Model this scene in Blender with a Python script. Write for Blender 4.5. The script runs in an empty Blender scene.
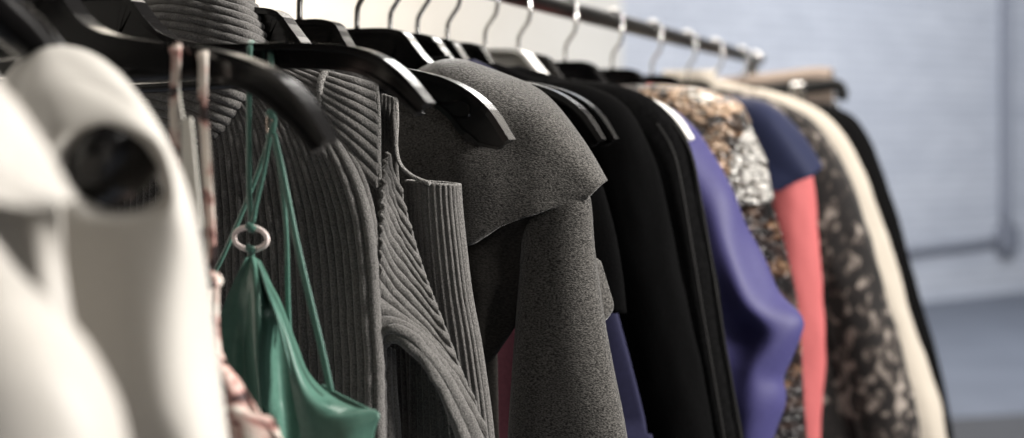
import bpy, bmesh, math, random
import numpy as np
from mathutils import Vector, noise

random.seed(7)
SC = bpy.context.scene
COL = SC.collection

# ------------------------------------------------------------------ camera geometry
ZC = 1.45                      # camera height
ZR = 1.595                     # rail height
XR = -0.505                    # rail lies along +Y at this x
PHI = math.radians(22.5)       # camera turned left of the rail direction
F = 1300.0
HOR = 137.0
CP, SP = math.cos(PHI), math.sin(PHI)

def at(px, py, y):
    """point of the vertical plane y = const lying on the sight line of a pixel"""
    t = (px - 512.0) / F
    dx, dy = -SP + t * CP, CP + t * SP
    k = y / dy
    return (dx * k, y, ZC - (py - HOR) / F * k)

# ------------------------------------------------------------------ materials
def new_mat(name):
    m = bpy.data.materials.new(name); m.use_nodes = True
    nt = m.node_tree
    return m, nt, nt.nodes['Principled BSDF']

def setin(b, **kw):
    for k, v in kw.items():
        k = k.replace('_', ' ')
        if k in b.inputs:
            b.inputs[k].default_value = v

def rgb(c): return (c[0], c[1], c[2], 1.0)

def plain(name, c, rough=.5, metal=0., spec=.5, coat=0.):
    m, nt, b = new_mat(name)
    setin(b, Base_Color=rgb(c), Roughness=rough, Metallic=metal, Specular_IOR_Level=spec, Coat_Weight=coat)
    return m

def N(nt, t, **kw):
    n = nt.nodes.new(t)
    for k, v in kw.items(): setattr(n, k, v)
    return n

def coords(nt, scale=(1, 1, 1), rot=(0, 0, 0)):
    tc = N(nt, 'ShaderNodeTexCoord'); mp = N(nt, 'ShaderNodeMapping')
    mp.inputs['Scale'].default_value = scale; mp.inputs['Rotation'].default_value = rot
    nt.links.new(tc.outputs['Object'], mp.inputs['Vector'])
    return mp.outputs['Vector']

def ramp(nt, fac, stops, interp='LINEAR'):
    r = N(nt, 'ShaderNodeValToRGB'); e = r.color_ramp.elements
    r.color_ramp.interpolation = interp
    while len(e) < len(stops): e.new(.5)
    for i, (p, c) in enumerate(stops):
        e[i].position = p; e[i].color = rgb(c)
    nt.links.new(fac, r.inputs['Fac'])
    return r.outputs['Color']

def noise_tex(nt, vec, scale, detail=3, rough=.5, dist=0.):
    n = N(nt, 'ShaderNodeTexNoise')
    n.inputs['Scale'].default_value = scale; n.inputs['Detail'].default_value = detail
    n.inputs['Roughness'].default_value = rough; n.inputs['Distortion'].default_value = dist
    nt.links.new(vec, n.inputs['Vector'])
    return n.outputs['Fac']

def bump(nt, b, h, strength, dist=.001):
    bp = N(nt, 'ShaderNodeBump')
    bp.inputs['Strength'].default_value = strength; bp.inputs['Distance'].default_value = dist
    nt.links.new(h, bp.inputs['Height']); nt.links.new(bp.outputs['Normal'], b.inputs['Normal'])

def fabric(name, c1, c2=None, rough=.85, sheen=.0, nscale=500, stretch=(1, 1, 1), strength=.3, lo=.35, hi=.65, spec=.3, dist=.001, detail=3):
    m, nt, b = new_mat(name)
    setin(b, Roughness=rough, Specular_IOR_Level=spec, Sheen_Weight=sheen, Sheen_Roughness=.4)
    v = coords(nt, stretch)
    n = noise_tex(nt, v, nscale, detail)
    c2 = c2 or tuple(x * .8 for x in c1)
    nt.links.new(ramp(nt, n, [(lo, c2), (hi, c1)]), b.inputs['Base Color'])
    bump(nt, b, n, strength, dist)
    return m

M = {}
M['plastic'] = plain('black_plastic', (.008, .0075, .0075), .17, 0, .5)
M['chrome'] = plain('hook_steel', (.55, .54, .53), .22, 1.)
M['steel_dark'] = plain('hook_dark_steel', (.16, .155, .15), .3, 1.)
M['rail'] = plain('rail_metal', (.05, .048, .046), .3, 1.)
M['ivory_plastic'] = plain('ivory_plastic', (.86, .83, .78), .3)
M['ring'] = plain('ring_shell', (.84, .72, .68), .3, 0, .5)
M['gold'] = plain('slider_metal', (.70, .58, .50), .25, 1.)
M['white'] = fabric('white_crepe', (.50, .473, .432), (.46, .435, .395), .6, .1, 900, strength=.05)
M['white_blouse'] = fabric('white_satin', (.43, .405, .37), (.40, .375, .34), .5, .1, 900, strength=.05)
M['whiteseam'] = fabric('white_binding', (.50, .475, .435), (.46, .435, .40), .5, .1, 900, strength=.05)
M['rib'] = fabric('rib_knit', (.180, .171, .162), (.060, .057, .054), .95, .3, 1000, (1, 1, 1), .6, .3, .7, .15, .0015, 4)
M['rib_lit'] = fabric('rib_knit_lit', (.36, .345, .325), (.10, .095, .09), .95, .3, 1100, (1, 1, 1), 1., .35, .65, .15, .002, 4)  # paler copy of the knit, light on the rolled edges put into colour
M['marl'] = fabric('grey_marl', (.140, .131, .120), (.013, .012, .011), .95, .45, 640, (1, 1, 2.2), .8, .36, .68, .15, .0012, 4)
M['marl_shade'] = fabric('grey_marl_shaded', (.042, .038, .034), (.016, .0145, .013), .95, .15, 520, (1, 1, 2.6), .4, .36, .66, .1, .0012, 5)  # darker copy of the marl, shade inside the cardigan put into colour
M['green'] = fabric('green_satin', (.074, .160, .124), (.064, .140, .108), .36, .0, 260, (1, 1, 1), .05, spec=.35)
M['greenstrap'] = fabric('green_strap', (.075, .168, .132), (.056, .13, .102), .42, .2, 700, strength=.2)
M['paper'] = plain('tag_paper', (.72, .69, .62), .7)
M['black'] = fabric('black_velvet', (.0035, .0034, .0036), (.0018, .0018, .0018), .95, .0, 700, strength=.4, spec=.05)
M['black2'] = fabric('black_wool', (.0055, .0053, .0055), (.0022, .0022, .0022), .95, .0, 300, strength=.6, spec=.06)
M['matte_black'] = plain('matte_black_plastic', (.006, .006, .006), .6, 0, .2)
M['beads'] = plain('black_beads', (.012, .011, .0105), .6, 0, .2)
M['violet'] = fabric('violet_crepe', (.047, .043, .135), (.041, .037, .120), .6, .0, 300, strength=.06, spec=.35)
M['blue'] = fabric('blue_crepe', (.014, .014, .044), (.011, .011, .036), .8, .0, 300, strength=.1)
M['navy'] = fabric('navy_crepe', (.009, .013, .044), (.0075, .011, .037), .75, .0, 300, strength=.08)
M['coral'] = fabric('coral_crepe', (.44, .105, .104), (.40, .094, .095), .75, .0, 300, strength=.08)
M['pink'] = fabric('dusty_pink', (.15, .045, .062), (.12, .036, .05), .7, .15, 300, strength=.1)
M['cream'] = fabric('cream_wool', (.49, .437, .368), (.44, .39, .325), .85, .2, 300, strength=.2)
M['taupe'] = fabric('taupe_wool', (.21, .165, .135), (.175, .137, .112), .85, .1, 300, strength=.2)

def sequin_mat(name, stops, nscale, stretch):
    m, nt, b = new_mat(name)
    v = coords(nt, stretch)
    n = noise_tex(nt, v, nscale, 4, .6, .8)
    nt.links.new(ramp(nt, n, stops), b.inputs['Base Color'])
    vo = N(nt, 'ShaderNodeTexVoronoi'); vo.inputs['Scale'].default_value = 150
    nt.links.new(coords(nt, (1, 1, 1.5)), vo.inputs['Vector'])
    bump(nt, b, vo.outputs['Distance'], .9, .006)
    setin(b, Roughness=.32, Specular_IOR_Level=.7, Metallic=.15)
    return m
M['snake'] = sequin_mat('animal_sequins', [(.40, (.008, .006, .005)), (.47, (.06, .034, .02)), (.51, (.34, .20, .11)), (.56, (.46, .32, .21)), (.60, (.02, .014, .011)), (.67, (.62, .56, .48))], 26, (1, 1, 1.8))
M['snakelight'] = sequin_mat('silver_sequins', [(.38, (.008, .007, .006)), (.45, (.20, .17, .14)), (.48, (.70, .67, .62)), (.53, (.70, .67, .62)), (.58, (.03, .024, .02)), (.70, (.62, .59, .54))], 42, (1, 1, 2.2))
M['goldseq'] = sequin_mat('copper_sequins', [(.42, (.006, .0045, .004)), (.54, (.022, .010, .008)), (.63, (.14, .07, .034)), (.72, (.50, .34, .21))], 24, (1, 1, 2.0))

def leopard_mat():
    m, nt, b = new_mat('leopard_print')
    v = coords(nt, (1, 1, .8))
    n1 = noise_tex(nt, v, 78, 2, .5, .4)
    n2 = noise_tex(nt, coords(nt), 9, 2)
    ad = N(nt, 'ShaderNodeMath', operation='MULTIPLY_ADD'); ad.inputs[1].default_value = .45
    nt.links.new(n2, ad.inputs[0]); nt.links.new(n1, ad.inputs[2])
    nt.links.new(ramp(nt, ad.outputs[0], [(.70, (.010, .0085, .008)), (.77, (.045, .036, .031)), (.83, (.12, .102, .088)), (.92, (.26, .225, .195))]), b.inputs['Base Color'])
    setin(b, Roughness=.8, Sheen_Weight=.15, Specular_IOR_Level=.2)
    return m
M['leopard'] = leopard_mat()

def floral_mat():
    m, nt, b = new_mat('floral_print')
    v = coords(nt)
    n1 = noise_tex(nt, v, 64, 3, .5, .8)
    base = ramp(nt, n1, [(.36, (.025, .016, .016)), (.42, (.07, .035, .032)), (.45, (.42, .22, .19)), (.51, (.62, .48, .42)), (.58, (.68, .61, .54))])
    nt.links.new(base, b.inputs['Base Color'])
    bump(nt, b, noise_tex(nt, v, 600), .1)
    setin(b, Roughness=.6, Specular_IOR_Level=.3)
    return m
M['floral'] = floral_mat()

def brick_mat():
    m, nt, b = new_mat('painted_brick')
    tc = N(nt, 'ShaderNodeTexCoord')
    sp = N(nt, 'ShaderNodeSeparateXYZ'); cb = N(nt, 'ShaderNodeCombineXYZ')
    nt.links.new(tc.outputs['Object'], sp.inputs[0])
    nt.links.new(sp.outputs[0], cb.inputs[0]); nt.links.new(sp.outputs[2], cb.inputs[1])
    br = N(nt, 'ShaderNodeTexBrick')
    br.inputs['Scale'].default_value = 1.; br.inputs['Brick Width'].default_value = .225
    br.inputs['Row Height'].default_value = .085; br.inputs['Mortar Size'].default_value = .008
    br.inputs['Color1'].default_value = rgb((.585, .61, .67)); br.inputs['Color2'].default_value = rgb((.52, .545, .605))
    br.inputs['Mortar'].default_value = rgb((.43, .455, .515))
    nt.links.new(cb.outputs[0], br.inputs['Vector'])
    nz = noise_tex(nt, coords(nt, (.6, 1, 2.5)), 1.1, 4)
    mx = N(nt, 'ShaderNodeMix', data_type='RGBA', blend_type='MULTIPLY'); mx.inputs[0].default_value = 1.
    nt.links.new(br.outputs['Color'], mx.inputs[6])
    nt.links.new(ramp(nt, nz, [(.3, (.84, .85, .87)), (.7, (1, 1, 1))]), mx.inputs[7])
    nt.links.new(mx.outputs[2], b.inputs['Base Color'])
    inv = N(nt, 'ShaderNodeMath', operation='SUBTRACT'); inv.inputs[0].default_value = 1.
    nt.links.new(br.outputs['Fac'], inv.inputs[1])
    bump(nt, b, inv.outputs[0], .5, .01)
    setin(b, Roughness=.6)
    return m
M['brick'] = brick_mat()
M['plaster'] = fabric('cream_plaster', (.84, .80, .73), (.80, .76, .69), .8, 0, 6, strength=.05)
M['floor'] = fabric('blue_grey_floor', (.155, .172, .212), (.135, .15, .186), .55, 0, 2.2, strength=.02)
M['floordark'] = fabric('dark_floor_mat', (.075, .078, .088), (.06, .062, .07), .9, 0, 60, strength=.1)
M['conduit'] = plain('painted_conduit', (.20, .215, .26), .5)
M['skirt'] = plain('skirting_paint', (.50, .53, .60), .5)

# ------------------------------------------------------------------ object helpers
ROOTLOC = {}
def thing(name, label, cat, loc, group=None):
    o = bpy.data.objects.new(name, None); COL.objects.link(o)
    o.empty_display_size = .05
    o.location = loc; o['label'] = label; o['category'] = cat
    if group: o['group'] = group
    ROOTLOC[o.name] = np.array(loc, float)
    return o

def mesh_obj(name, verts, faces, mat, parent=None, root=None, smooth=True, label=None):
    """verts in world coordinates; parent = thing or one of its parts"""
    off = ROOTLOC[root.name] if root is not None else (ROOTLOC.get(parent.name, np.zeros(3)) if parent is not None else np.zeros(3))
    v = np.asarray(verts, float).reshape(-1, 3) - off
    me = bpy.data.meshes.new(name)
    me.from_pydata(v.tolist(), [], [list(f) for f in faces])
    bm = bmesh.new(); bm.from_mesh(me)
    bmesh.ops.recalc_face_normals(bm, faces=bm.faces)
    bm.to_mesh(me); bm.free()
    me.materials.append(mat)
    if smooth: me.polygons.foreach_set('use_smooth', [True] * len(me.polygons))
    o = bpy.data.objects.new(name, me); COL.objects.link(o)
    if parent is not None: o.parent = parent
    if label: o['label'] = label
    return o

def solid(o, t=.0016, offset=0.):
    md = o.modifiers.new('thickness', 'SOLIDIFY'); md.thickness = t; md.offset = offset
    return o
def bevel(o, w=.001, seg=2):
    md = o.modifiers.new('bevel', 'BEVEL'); md.width = w; md.segments = seg; md.limit_method = 'ANGLE'
    return o

# ------------------------------------------------------------------ splines and surfaces
def cr(P, n, closed=False):
    """Catmull-Rom through the rows of P (k, ...) -> n rows"""
    P = np.asarray(P, float); k = len(P)
    t = np.linspace(0, k, n, endpoint=False) if closed else np.linspace(0, k - 1, n)
    i = np.floor(t).astype(int)
    if not closed: i = np.minimum(i, k - 2)
    f = (t - i).reshape((-1,) + (1,) * (P.ndim - 1))
    if closed:
        p0, p1, p2, p3 = P[(i - 1) % k], P[i % k], P[(i + 1) % k], P[(i + 2) % k]
    else:
        E = np.concatenate([[2 * P[0] - P[1]], P, [2 * P[-1] - P[-2]]])
        p0, p1, p2, p3 = E[i], E[i + 1], E[i + 2], E[i + 3]
    return .5 * ((2 * p1) + (-p0 + p2) * f + (2 * p0 - 5 * p1 + 4 * p2 - p3) * f ** 2 + (-p0 + 3 * p1 - 3 * p2 + p3) * f ** 3)

def resample(P, n):
    """even arc length polyline"""
    Q = cr(P, 400); d = np.r_[0, np.cumsum(np.linalg.norm(np.diff(Q, axis=0), axis=1))]
    t = np.linspace(0, d[-1], n)
    return np.stack([np.interp(t, d, Q[:, j]) for j in range(Q.shape[1])], 1)

def grid(ctrl, nu, nv, closed=False):
    """ctrl (rows, cols, 3): rows interpolated to nv, cols to nu"""
    G = cr(np.asarray(ctrl, float), nv)
    return np.swapaxes(cr(np.swapaxes(G, 0, 1), nu, closed), 0, 1)

def normals(G, closed=False):
    if closed:
        du = np.roll(G, -1, 1) - np.roll(G, 1, 1)
    else:
        du = np.gradient(G, axis=1)
    dv = np.gradient(G, axis=0)
    n = np.cross(du, dv); l = np.linalg.norm(n, axis=2, keepdims=True); l[l == 0] = 1
    return n / l

def gfaces(nv, nu, closed=False):
    f = []
    for j in range(nv - 1):
        for i in range(nu if closed else nu - 1):
            k = (i + 1) % nu
            f.append((j * nu + i, j * nu + k, (j + 1) * nu + k, (j + 1) * nu + i))
    return f

def toward_camera(G, Nn):
    view = np.array([0, 0, ZC]) - G
    s = np.sign((Nn * view).sum(2).mean())
    return Nn * (s if s else 1)

def wrinkle(G, amp, freq, seed, closed=False, power=None):
    Nn = toward_camera(G, normals(G, closed)) if not closed else normals(G, True)
    H = np.zeros(G.shape[:2])
    for j in range(G.shape[0]):
        for i in range(G.shape[1]):
            p = G[j, i]
            H[j, i] = noise.noise(Vector((p[0] * freq[0] + seed, p[1] * freq[1], p[2] * freq[2])))
    if power is not None: H = H * power
    return G + Nn * (amp * H)[..., None]

def pix(rows, y):
    """rows of (px, py, dy) -> world points on planes y + dy"""
    return [[at(p[0], p[1], y + (p[2] if len(p) > 2 else 0)) for p in r] for r in rows]

def tube(path, a, b=None, n=10, up=(0, 1, 0), closed=False, caps=True):
    """sweep an ellipse (a in plane, b along 'up') along path; returns verts, faces"""
    P = np.asarray(path, float); k = len(P)
    a = np.broadcast_to(np.asarray(a, float), (k,)); b = a if b is None else np.broadcast_to(np.asarray(b, float), (k,))
    T = (np.roll(P, -1, 0) - np.roll(P, 1, 0)) if closed else np.gradient(P, axis=0)
    T /= np.linalg.norm(T, axis=1, keepdims=True) + 1e-12
    up = np.broadcast_to(np.asarray(up, float), (k, 3))
    S = np.cross(T, up); S /= np.linalg.norm(S, axis=1, keepdims=True) + 1e-12
    U = np.cross(S, T)
    th = np.linspace(0, 2 * math.pi, n, endpoint=False)
    V = P[:, None] + S[:, None] * (np.cos(th)[None, :, None] * a[:, None, None]) + U[:, None] * (np.sin(th)[None, :, None] * b[:, None, None])
    f = gfaces(k, n, True)
    if closed:
        f += [((k - 1) * n + i, (k - 1) * n + (i + 1) % n, (i + 1) % n, i) for i in range(n)]
    elif caps:
        f += [tuple(range(n - 1, -1, -1)), tuple((k - 1) * n + i for i in range(n))]
    return V.reshape(-1, 3), f

def join(parts):
    V, Fc, o = [], [], 0
    for v, f in parts:
        V.append(np.asarray(v, float).reshape(-1, 3)); Fc += [tuple(i + o for i in q) for q in f]; o += len(V[-1])
    return np.concatenate(V), Fc

def box(c, s, rz=0.):
    c = np.array(c, float); h = np.array(s, float) / 2
    v = []
    for x in (-1, 1):
        for y in (-1, 1):
            for z in (-1, 1):
                q = np.array([x * h[0], y * h[1], z * h[2]])
                v.append(c + np.array([q[0] * math.cos(rz) - q[1] * math.sin(rz), q[0] * math.sin(rz) + q[1] * math.cos(rz), q[2]]))
    return np.array(v), [(0, 1, 3, 2), (4, 6, 7, 5), (0, 4, 5, 1), (2, 3, 7, 6), (0, 2, 6, 4), (1, 5, 7, 3)]

# ------------------------------------------------------------------ the room
def struct(name, v, f, mat):
    o = mesh_obj(name, v, f, mat, smooth=False); o['kind'] = 'structure'
    return o

CX, CY = -2.91, 9.14                       # corner of the two walls
WD = np.array([.558, .830, 0])             # direction of the brick wall
def wall_box(p, q, t, z0, z1, side):
    p = np.array([p[0], p[1], 0.]); q = np.array([q[0], q[1], 0.])
    d = (q - p) / np.linalg.norm(q - p); n = np.array([-d[1], d[0], 0]) * side * t
    v = []
    for z in (z0, z1):
        for w in (p, q, q + n, p + n): v.append(w + np.array([0, 0, z]))
    return np.array(v), [(0, 1, 2, 3), (4, 7, 6, 5), (0, 4, 5, 1), (1, 5, 6, 2), (2, 6, 7, 3), (3, 7, 4, 0)]

WE = np.array([CX, CY, 0]) + WD * 11
v, f = wall_box((CX, -2.5), (CX, CY), .2, 0, 4.2, 1); struct('wall_left', v, f, M['plaster'])
# brick wall as an object turned with the wall so that its own x runs along it
L_ = 11.; me_v, me_f = box((L_ / 2, .1, 2.1), (L_, .2, 4.2))
wb = mesh_obj('wall_back', me_v, me_f, M['brick'], smooth=False); wb['kind'] = 'structure'
wb.location = (CX, CY, 0); wb.rotation_euler = (0, 0, math.atan2(WD[1], WD[0]))
v, f = box((.6, 7.5, -.05), (16, 26, .1)); struct('floor', v, f, M['floor'])

def on_wall(s, z, off=0.):
    n = np.array([WD[1], -WD[0], 0])
    return np.array([CX, CY, z]) + WD * s + n * off
vs, fs = join([wall_box(on_wall(.0, 0)[:2], on_wall(10.9, 0)[:2], -.018, 0, .03, 1)])
struct('baseboard_back', vs, fs, M['skirt'])
# dark strip of floor in front of the wall
c0 = np.array(at(940, 421, 1)) ; 
def floor_pt(px, py):
    t = (px - 512.0) / F; k = ZC * F / (py - HOR)
    return np.array([(-SP + t * CP) * k, (CP + t * SP) * k, 0])
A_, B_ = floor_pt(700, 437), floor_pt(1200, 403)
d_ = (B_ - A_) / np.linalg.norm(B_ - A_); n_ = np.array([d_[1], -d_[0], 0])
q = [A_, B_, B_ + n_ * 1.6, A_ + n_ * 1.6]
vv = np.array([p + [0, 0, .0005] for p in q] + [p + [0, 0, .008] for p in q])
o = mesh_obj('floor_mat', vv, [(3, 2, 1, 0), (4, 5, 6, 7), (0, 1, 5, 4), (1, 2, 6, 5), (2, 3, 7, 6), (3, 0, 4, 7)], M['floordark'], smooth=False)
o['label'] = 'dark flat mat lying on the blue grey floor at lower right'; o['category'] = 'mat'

# conduit and junction box on the brick wall
def wall_hit(px, py):
    t = (px - 512.0) / F
    d = np.array([-SP + t * CP, CP + t * SP, -(py - HOR) / F])
    n = np.array([WD[1], -WD[0], 0]); o0 = np.array([CX, CY, 0])
    k = n.dot(o0 - np.array([0, 0, ZC])) / n.dot(d)
    P = np.array([0, 0, ZC]) + d * k
    return (P - o0).dot(WD), P[2]
sv, zj = wall_hit(1001, 238)
sl, zl = wall_hit(905, 257)
cd = thing('electrical_conduit', 'grey painted conduit pipe with square junction box on the pale brick wall', 'pipe', tuple(on_wall(sv, zj, .02)))
v, f = tube([on_wall(sv, z, .05) for z in np.linspace(zj, 3.8, 12)], .062, .045, 12, up=WD); mesh_obj('riser_pipe', v, f, M['conduit'], cd)
v, f = tube([on_wall(sl - 2 + (sv - sl + 2) * t, zl + (zj - zl) * t - .015, .04) for t in np.linspace(0, 1, 10)], .042, .03, 12, up=(0, 0, 1)); mesh_obj('branch_pipe', v, f, M['conduit'], cd)
v, f = box(on_wall(sv, zj, .06), (.22, .12, .24), math.atan2(WD[1], WD[0])); bevel(mesh_obj('junction_box', v, f, M['conduit'], cd, smooth=False), .015)

# ------------------------------------------------------------------ clothes rack
RY1 = 2.40
rk = thing('clothes_rack', 'dark metal clothes rail carrying the row of hangers', 'clothes rack', (XR, 1.2, 0))
v, f = tube([(XR, y, ZR) for y in np.linspace(-.35, RY1, 24)], .0108, None, 20, up=(0, 0, 1)); mesh_obj('rail', v, f, M['rail'], rk)
v, f = tube([(XR, y, ZR) for y in (RY1 - .012, RY1 - .008, RY1 + .018, RY1 + .022)], [.011, .0135, .0135, .010], None, 20, up=(0, 0, 1)); mesh_obj('end_cap', v, f, M['chrome'], rk)
for yy in (-.33, RY1 - .03):
    v, f = tube([(XR, yy, z) for z in np.linspace(.045, ZR - .0095, 10)], .010, None, 16, up=(0, 1, 0)); mesh_obj('upright', v, f, M['rail'], rk)
    v, f = tube([(XR - .24, yy, .012), (XR - .23, yy, .035), (XR, yy, .045), (XR + .23, yy, .035), (XR + .24, yy, .012)], .012, None, 12, up=(0, 1, 0)); mesh_obj('foot', v, f, M['rail'], rk)
v, f = tube([(XR, y, .12) for y in np.linspace(-.32, RY1 - .04, 6)], .008, None, 12, up=(0, 0, 1)); mesh_obj('lower_bar', v, f, M['rail'], rk)

# ------------------------------------------------------------------ hangers
PROFILE = [(0, -.060), (.028, -.0605), (.043, -.064), (.052, -.074), (.064, -.087), (.080, -.0945), (.105, -.0985), (.135, -.1025), (.160, -.1085), (.178, -.1170), (.192, -.129), (.204, -.1465)]
FLAT = [(0, -.060), (.026, -.0605), (.037, -.064), (.049, -.077), (.062, -.0865), (.085, -.0915), (.116, -.0928), (.150, -.0932), (.180, -.0956), (.198, -.1005), (.214, -.1110), (.229, -.1270)]

def build_hanger(name, label, y, L=.205, mat='plastic', hook='chrome', swivel=0., group='black plastic hangers on the rail', x0=0., prof=None, deep=.022, thick=1.):
    t = thing(name, label, 'hanger', (XR + x0, y, ZR), group)
    prof = prof or PROFILE; s = L / prof[-1][0]
    top = resample([(p[0] * s, p[1]) for p in prof], 44)
    T = np.gradient(top, axis=0); T /= np.linalg.norm(T, axis=1, keepdims=True)
    nrm = np.stack([T[:, 1], -T[:, 0]], 1)                     # pointing below
    u = np.linspace(0, 1, 44)
    depth = np.interp(u, [0, .16, .26, .36, .55, .76, .88, .96, 1], [.046, .044, .026, .016, .0145, .5 * (.0145 + deep), deep, .85 * deep, .011])
    bot = top + nrm * depth[:, None]
    bot[0, 0] = 0; bot[:, 0] = np.maximum.accumulate(np.maximum(bot[:, 0], 0))
    # flange: a flat strip 12 mm deep along the top edge; web: thin plate below it; lower lip
    def strip(lineA, lineB, hy):
        n = len(lineA); V = []
        for k in range(n):
            for (p, sy) in ((lineA[k], -1), (lineA[k], 1), (lineB[k], 1), (lineB[k], -1)):
                V.append((p[0], sy * hy[k], p[1]))
        Fc = gfaces(n, 4, True) + [(3, 2, 1, 0), tuple((n - 1) * 4 + i for i in range(4))]
        return np.array(V), Fc
    hy = np.interp(u, [0, .15, .9, 1], [.0066, .0066, .0066, .0055]) * thick
    parts = []
    for sx in (1, -1):
        m = np.array([sx, 1])
        fl = top + nrm * .0040
        parts.append(strip(top * m, fl * m, hy))
        parts.append(strip((top + nrm * .002) * m, bot * m, hy * .32))
        lo = bot - nrm * .0028
        parts.append(strip(lo * m, bot * m, hy * .75))
        # raised ridge of the strap notch near the tip
        if deep > .018:
            rid = [(30, .55), (32, .80), (34, .62), (35, .40), (36.4, .34), (37.2, .55), (36, .78), (35.2, .86)]
            pts = []
            for k, w_ in rid:
                k0 = int(k); fr = k - k0
                a_ = top[k0] * (1 - fr) + top[k0 + 1] * fr; b_ = bot[k0] * (1 - fr) + bot[k0 + 1] * fr
                c_ = a_ * (1 - w_) + b_ * w_
                pts.append((c_[0] * sx, 0, c_[1]))
            parts.append(tube(cr(pts, 36), .0011, .0034, 8))
    V, Fc = join(parts)
    ca, sa = math.cos(swivel), math.sin(swivel)
    def place(V):
        V = np.asarray(V, float)
        return np.stack([V[:, 0] * ca - V[:, 1] * sa, V[:, 0] * sa + V[:, 1] * ca, V[:, 2]], 1) + np.array([XR + x0, y, ZR])
    o = mesh_obj('hanger_body', place(V), Fc, M[mat], t, smooth=False)
    bevel(o, .0018, 3)
    # second bar across below the hump
    pts = [(x, 0, -.112 + .035 * (x / .15) ** 2 * 0 + -.004 * math.cos(x / .15 * 1.5)) for x in np.linspace(-.128, .128, 22)]
    pts = [(p[0], 0, -.1175 + .003 * abs(p[0]) / .128) for p in pts]
    v, f = tube(pts, .0030, .0030, 8, up=(0, 1, 0)); mesh_obj('lower_bar', place(v), f, M[mat], t)
    # hook: up from the hump, round the rail
    pts = [(0, 0, -.060), (0, 0, -.050), (.001, 0, -.042), (.006, 0, -.034), (.0115, 0, -.026), (.0135, 0, -.014)]
    R_ = .0132
    for a in np.linspace(-.35, math.pi + .25, 14):
        pts.append((R_ * math.cos(a) * 1.0 + .0, 0, R_ * math.sin(a)))
    P = cr(pts, 60)
    v, f = tube(P, .0022, .0022, 10, up=(0, 1, 0)); mesh_obj('hook', place(v), f, M[hook], t)
    return t

HG = 'black plastic hangers on the rail'
build_hanger('clothes_hanger', 'nearest black contoured hanger with bright curved tip carrying the floral straps', .515, .2035, 'plastic', 'steel_dark', group=HG, deep=.0150)
build_hanger('clothes_hanger', 'second black contoured hanger, carrying the green camisole straps', .618, .229, 'plastic', 'steel_dark', group=HG, x0=-.026, prof=FLAT, deep=.0140)
build_hanger('clothes_hanger', 'black hanger with rounded tip poking out of the ribbed knit top', .725, .205, 'plastic', 'steel_dark', group=HG, deep=.025)
build_hanger('clothes_hanger', 'black hanger inside the grey marl cardigan', .815, .155, 'plastic', 'steel_dark', group=HG)
build_hanger('clothes_hanger', 'black hanger with a long glossy arm just behind the grey marl cardigan', .900, .205, 'plastic', 'steel_dark', group=HG)
build_hanger('clothes_hanger', 'black hanger whose short tip peeks from behind the long glossy arm', .955, .197, 'plastic', 'chrome', group=HG)
build_hanger('clothes_hanger', 'black hanger carrying the blue dress in the middle of the rail', 1.005, .17, 'plastic', 'chrome', group=HG)
build_hanger('clothes_hanger', 'black hanger carrying the black velvet jacket', 1.065, .165, 'plastic', 'chrome', group=HG)
build_hanger('clothes_hanger', 'ivory hanger with rounded white tip between black jacket and violet blouse', 1.150, .205, 'ivory_plastic', 'chrome', group=None, thick=1.9)
build_hanger('clothes_hanger', 'black hanger carrying the violet blouse', 1.235, .16, 'plastic', 'chrome', group=HG)
build_hanger('clothes_hanger', 'black hanger carrying the sequinned animal print top', 1.375, .16, 'plastic', 'chrome', group=HG)
build_hanger('clothes_hanger', 'black hanger carrying the navy and coral dress', 1.545, .16, 'plastic', 'chrome', group=HG)
build_hanger('clothes_hanger', 'black hanger carrying the leopard print coat', 1.72, .16, 'plastic', 'chrome', group=HG)
build_hanger('clothes_hanger', 'black hanger carrying the long cream coat', 1.905, .16, 'plastic', 'chrome', group=HG)
build_hanger('clothes_hanger', 'black hanger carrying the farthest black coat', 2.08, .16, 'plastic', 'chrome', group=HG)

# ------------------------------------------------------------------ garments seen edge on
def outline(pts, Y, neck=(.055, -.080)):
    """pixel outline of the right side -> (x offset from rail, z), falling z"""
    P = [(at(a, b, Y)[0] - XR, at(a, b, Y)[2]) for a, b in pts]
    if neck: P = [(neck[0], max(ZR + neck[1], P[0][1] + .006))] + P
    return P

def shell(Y, prof, thick, nz=70, na=64, xs=1., seed=0., fold=.006, bottom=.62, flat=2.6, lean=0., narrow=None):
    """closed hanging body: ring at each height, rounded edges, soft folds growing downwards"""
    P = [tuple(p) for p in prof]
    if P[-1][1] > bottom + .02: P.append((P[-1][0] + .02, bottom))
    R = resample(P, nz)
    z = np.minimum.accumulate(R[:, 1] - np.arange(nz) * 1e-5)
    x = R[:, 0] * xs
    if narrow is not None: x = np.minimum(x, narrow)
    th = np.interp(np.linspace(0, 1, nz), np.linspace(0, 1, len(thick)), thick)
    al = np.linspace(0, 2 * math.pi, na, endpoint=False)
    ca, sa = np.cos(al), np.sin(al)
    ex = np.sign(ca) * np.abs(ca) ** (2 / flat); ey = np.sign(sa) * np.abs(sa) ** (2 / 2.2)
    G = np.zeros((nz, na, 3))
    ztop = z[0]
    for j in range(nz):
        g = min(1., max(0., (ztop - z[j]) / .35))
        for i in range(na):
            xx = ex[i] * x[j]
            n1 = noise.noise(Vector((xx * 14 + seed, ey[i] * .8, z[j] * 1.6)))
            n2 = noise.noise(Vector((xx * 34 + seed, ey[i] * 1.7 + 9, z[j] * 4.0)))
            dy = fold * g * (1.6 * n1 + .7 * n2)
            dx = fold * .35 * g * noise.noise(Vector((ey[i] * 1.5 + seed, 3.3, z[j] * 9)))
            G[j, i] = (XR + xx + dx, Y + ey[i] * th[j] * .5 + dy + lean * xx, z[j])
    return G

def shell_obj(name, G, mat, t):
    nv, nu = G.shape[:2]
    return solid(mesh_obj(name, G, gfaces(nv, nu, True), mat, t), .0018)

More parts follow.
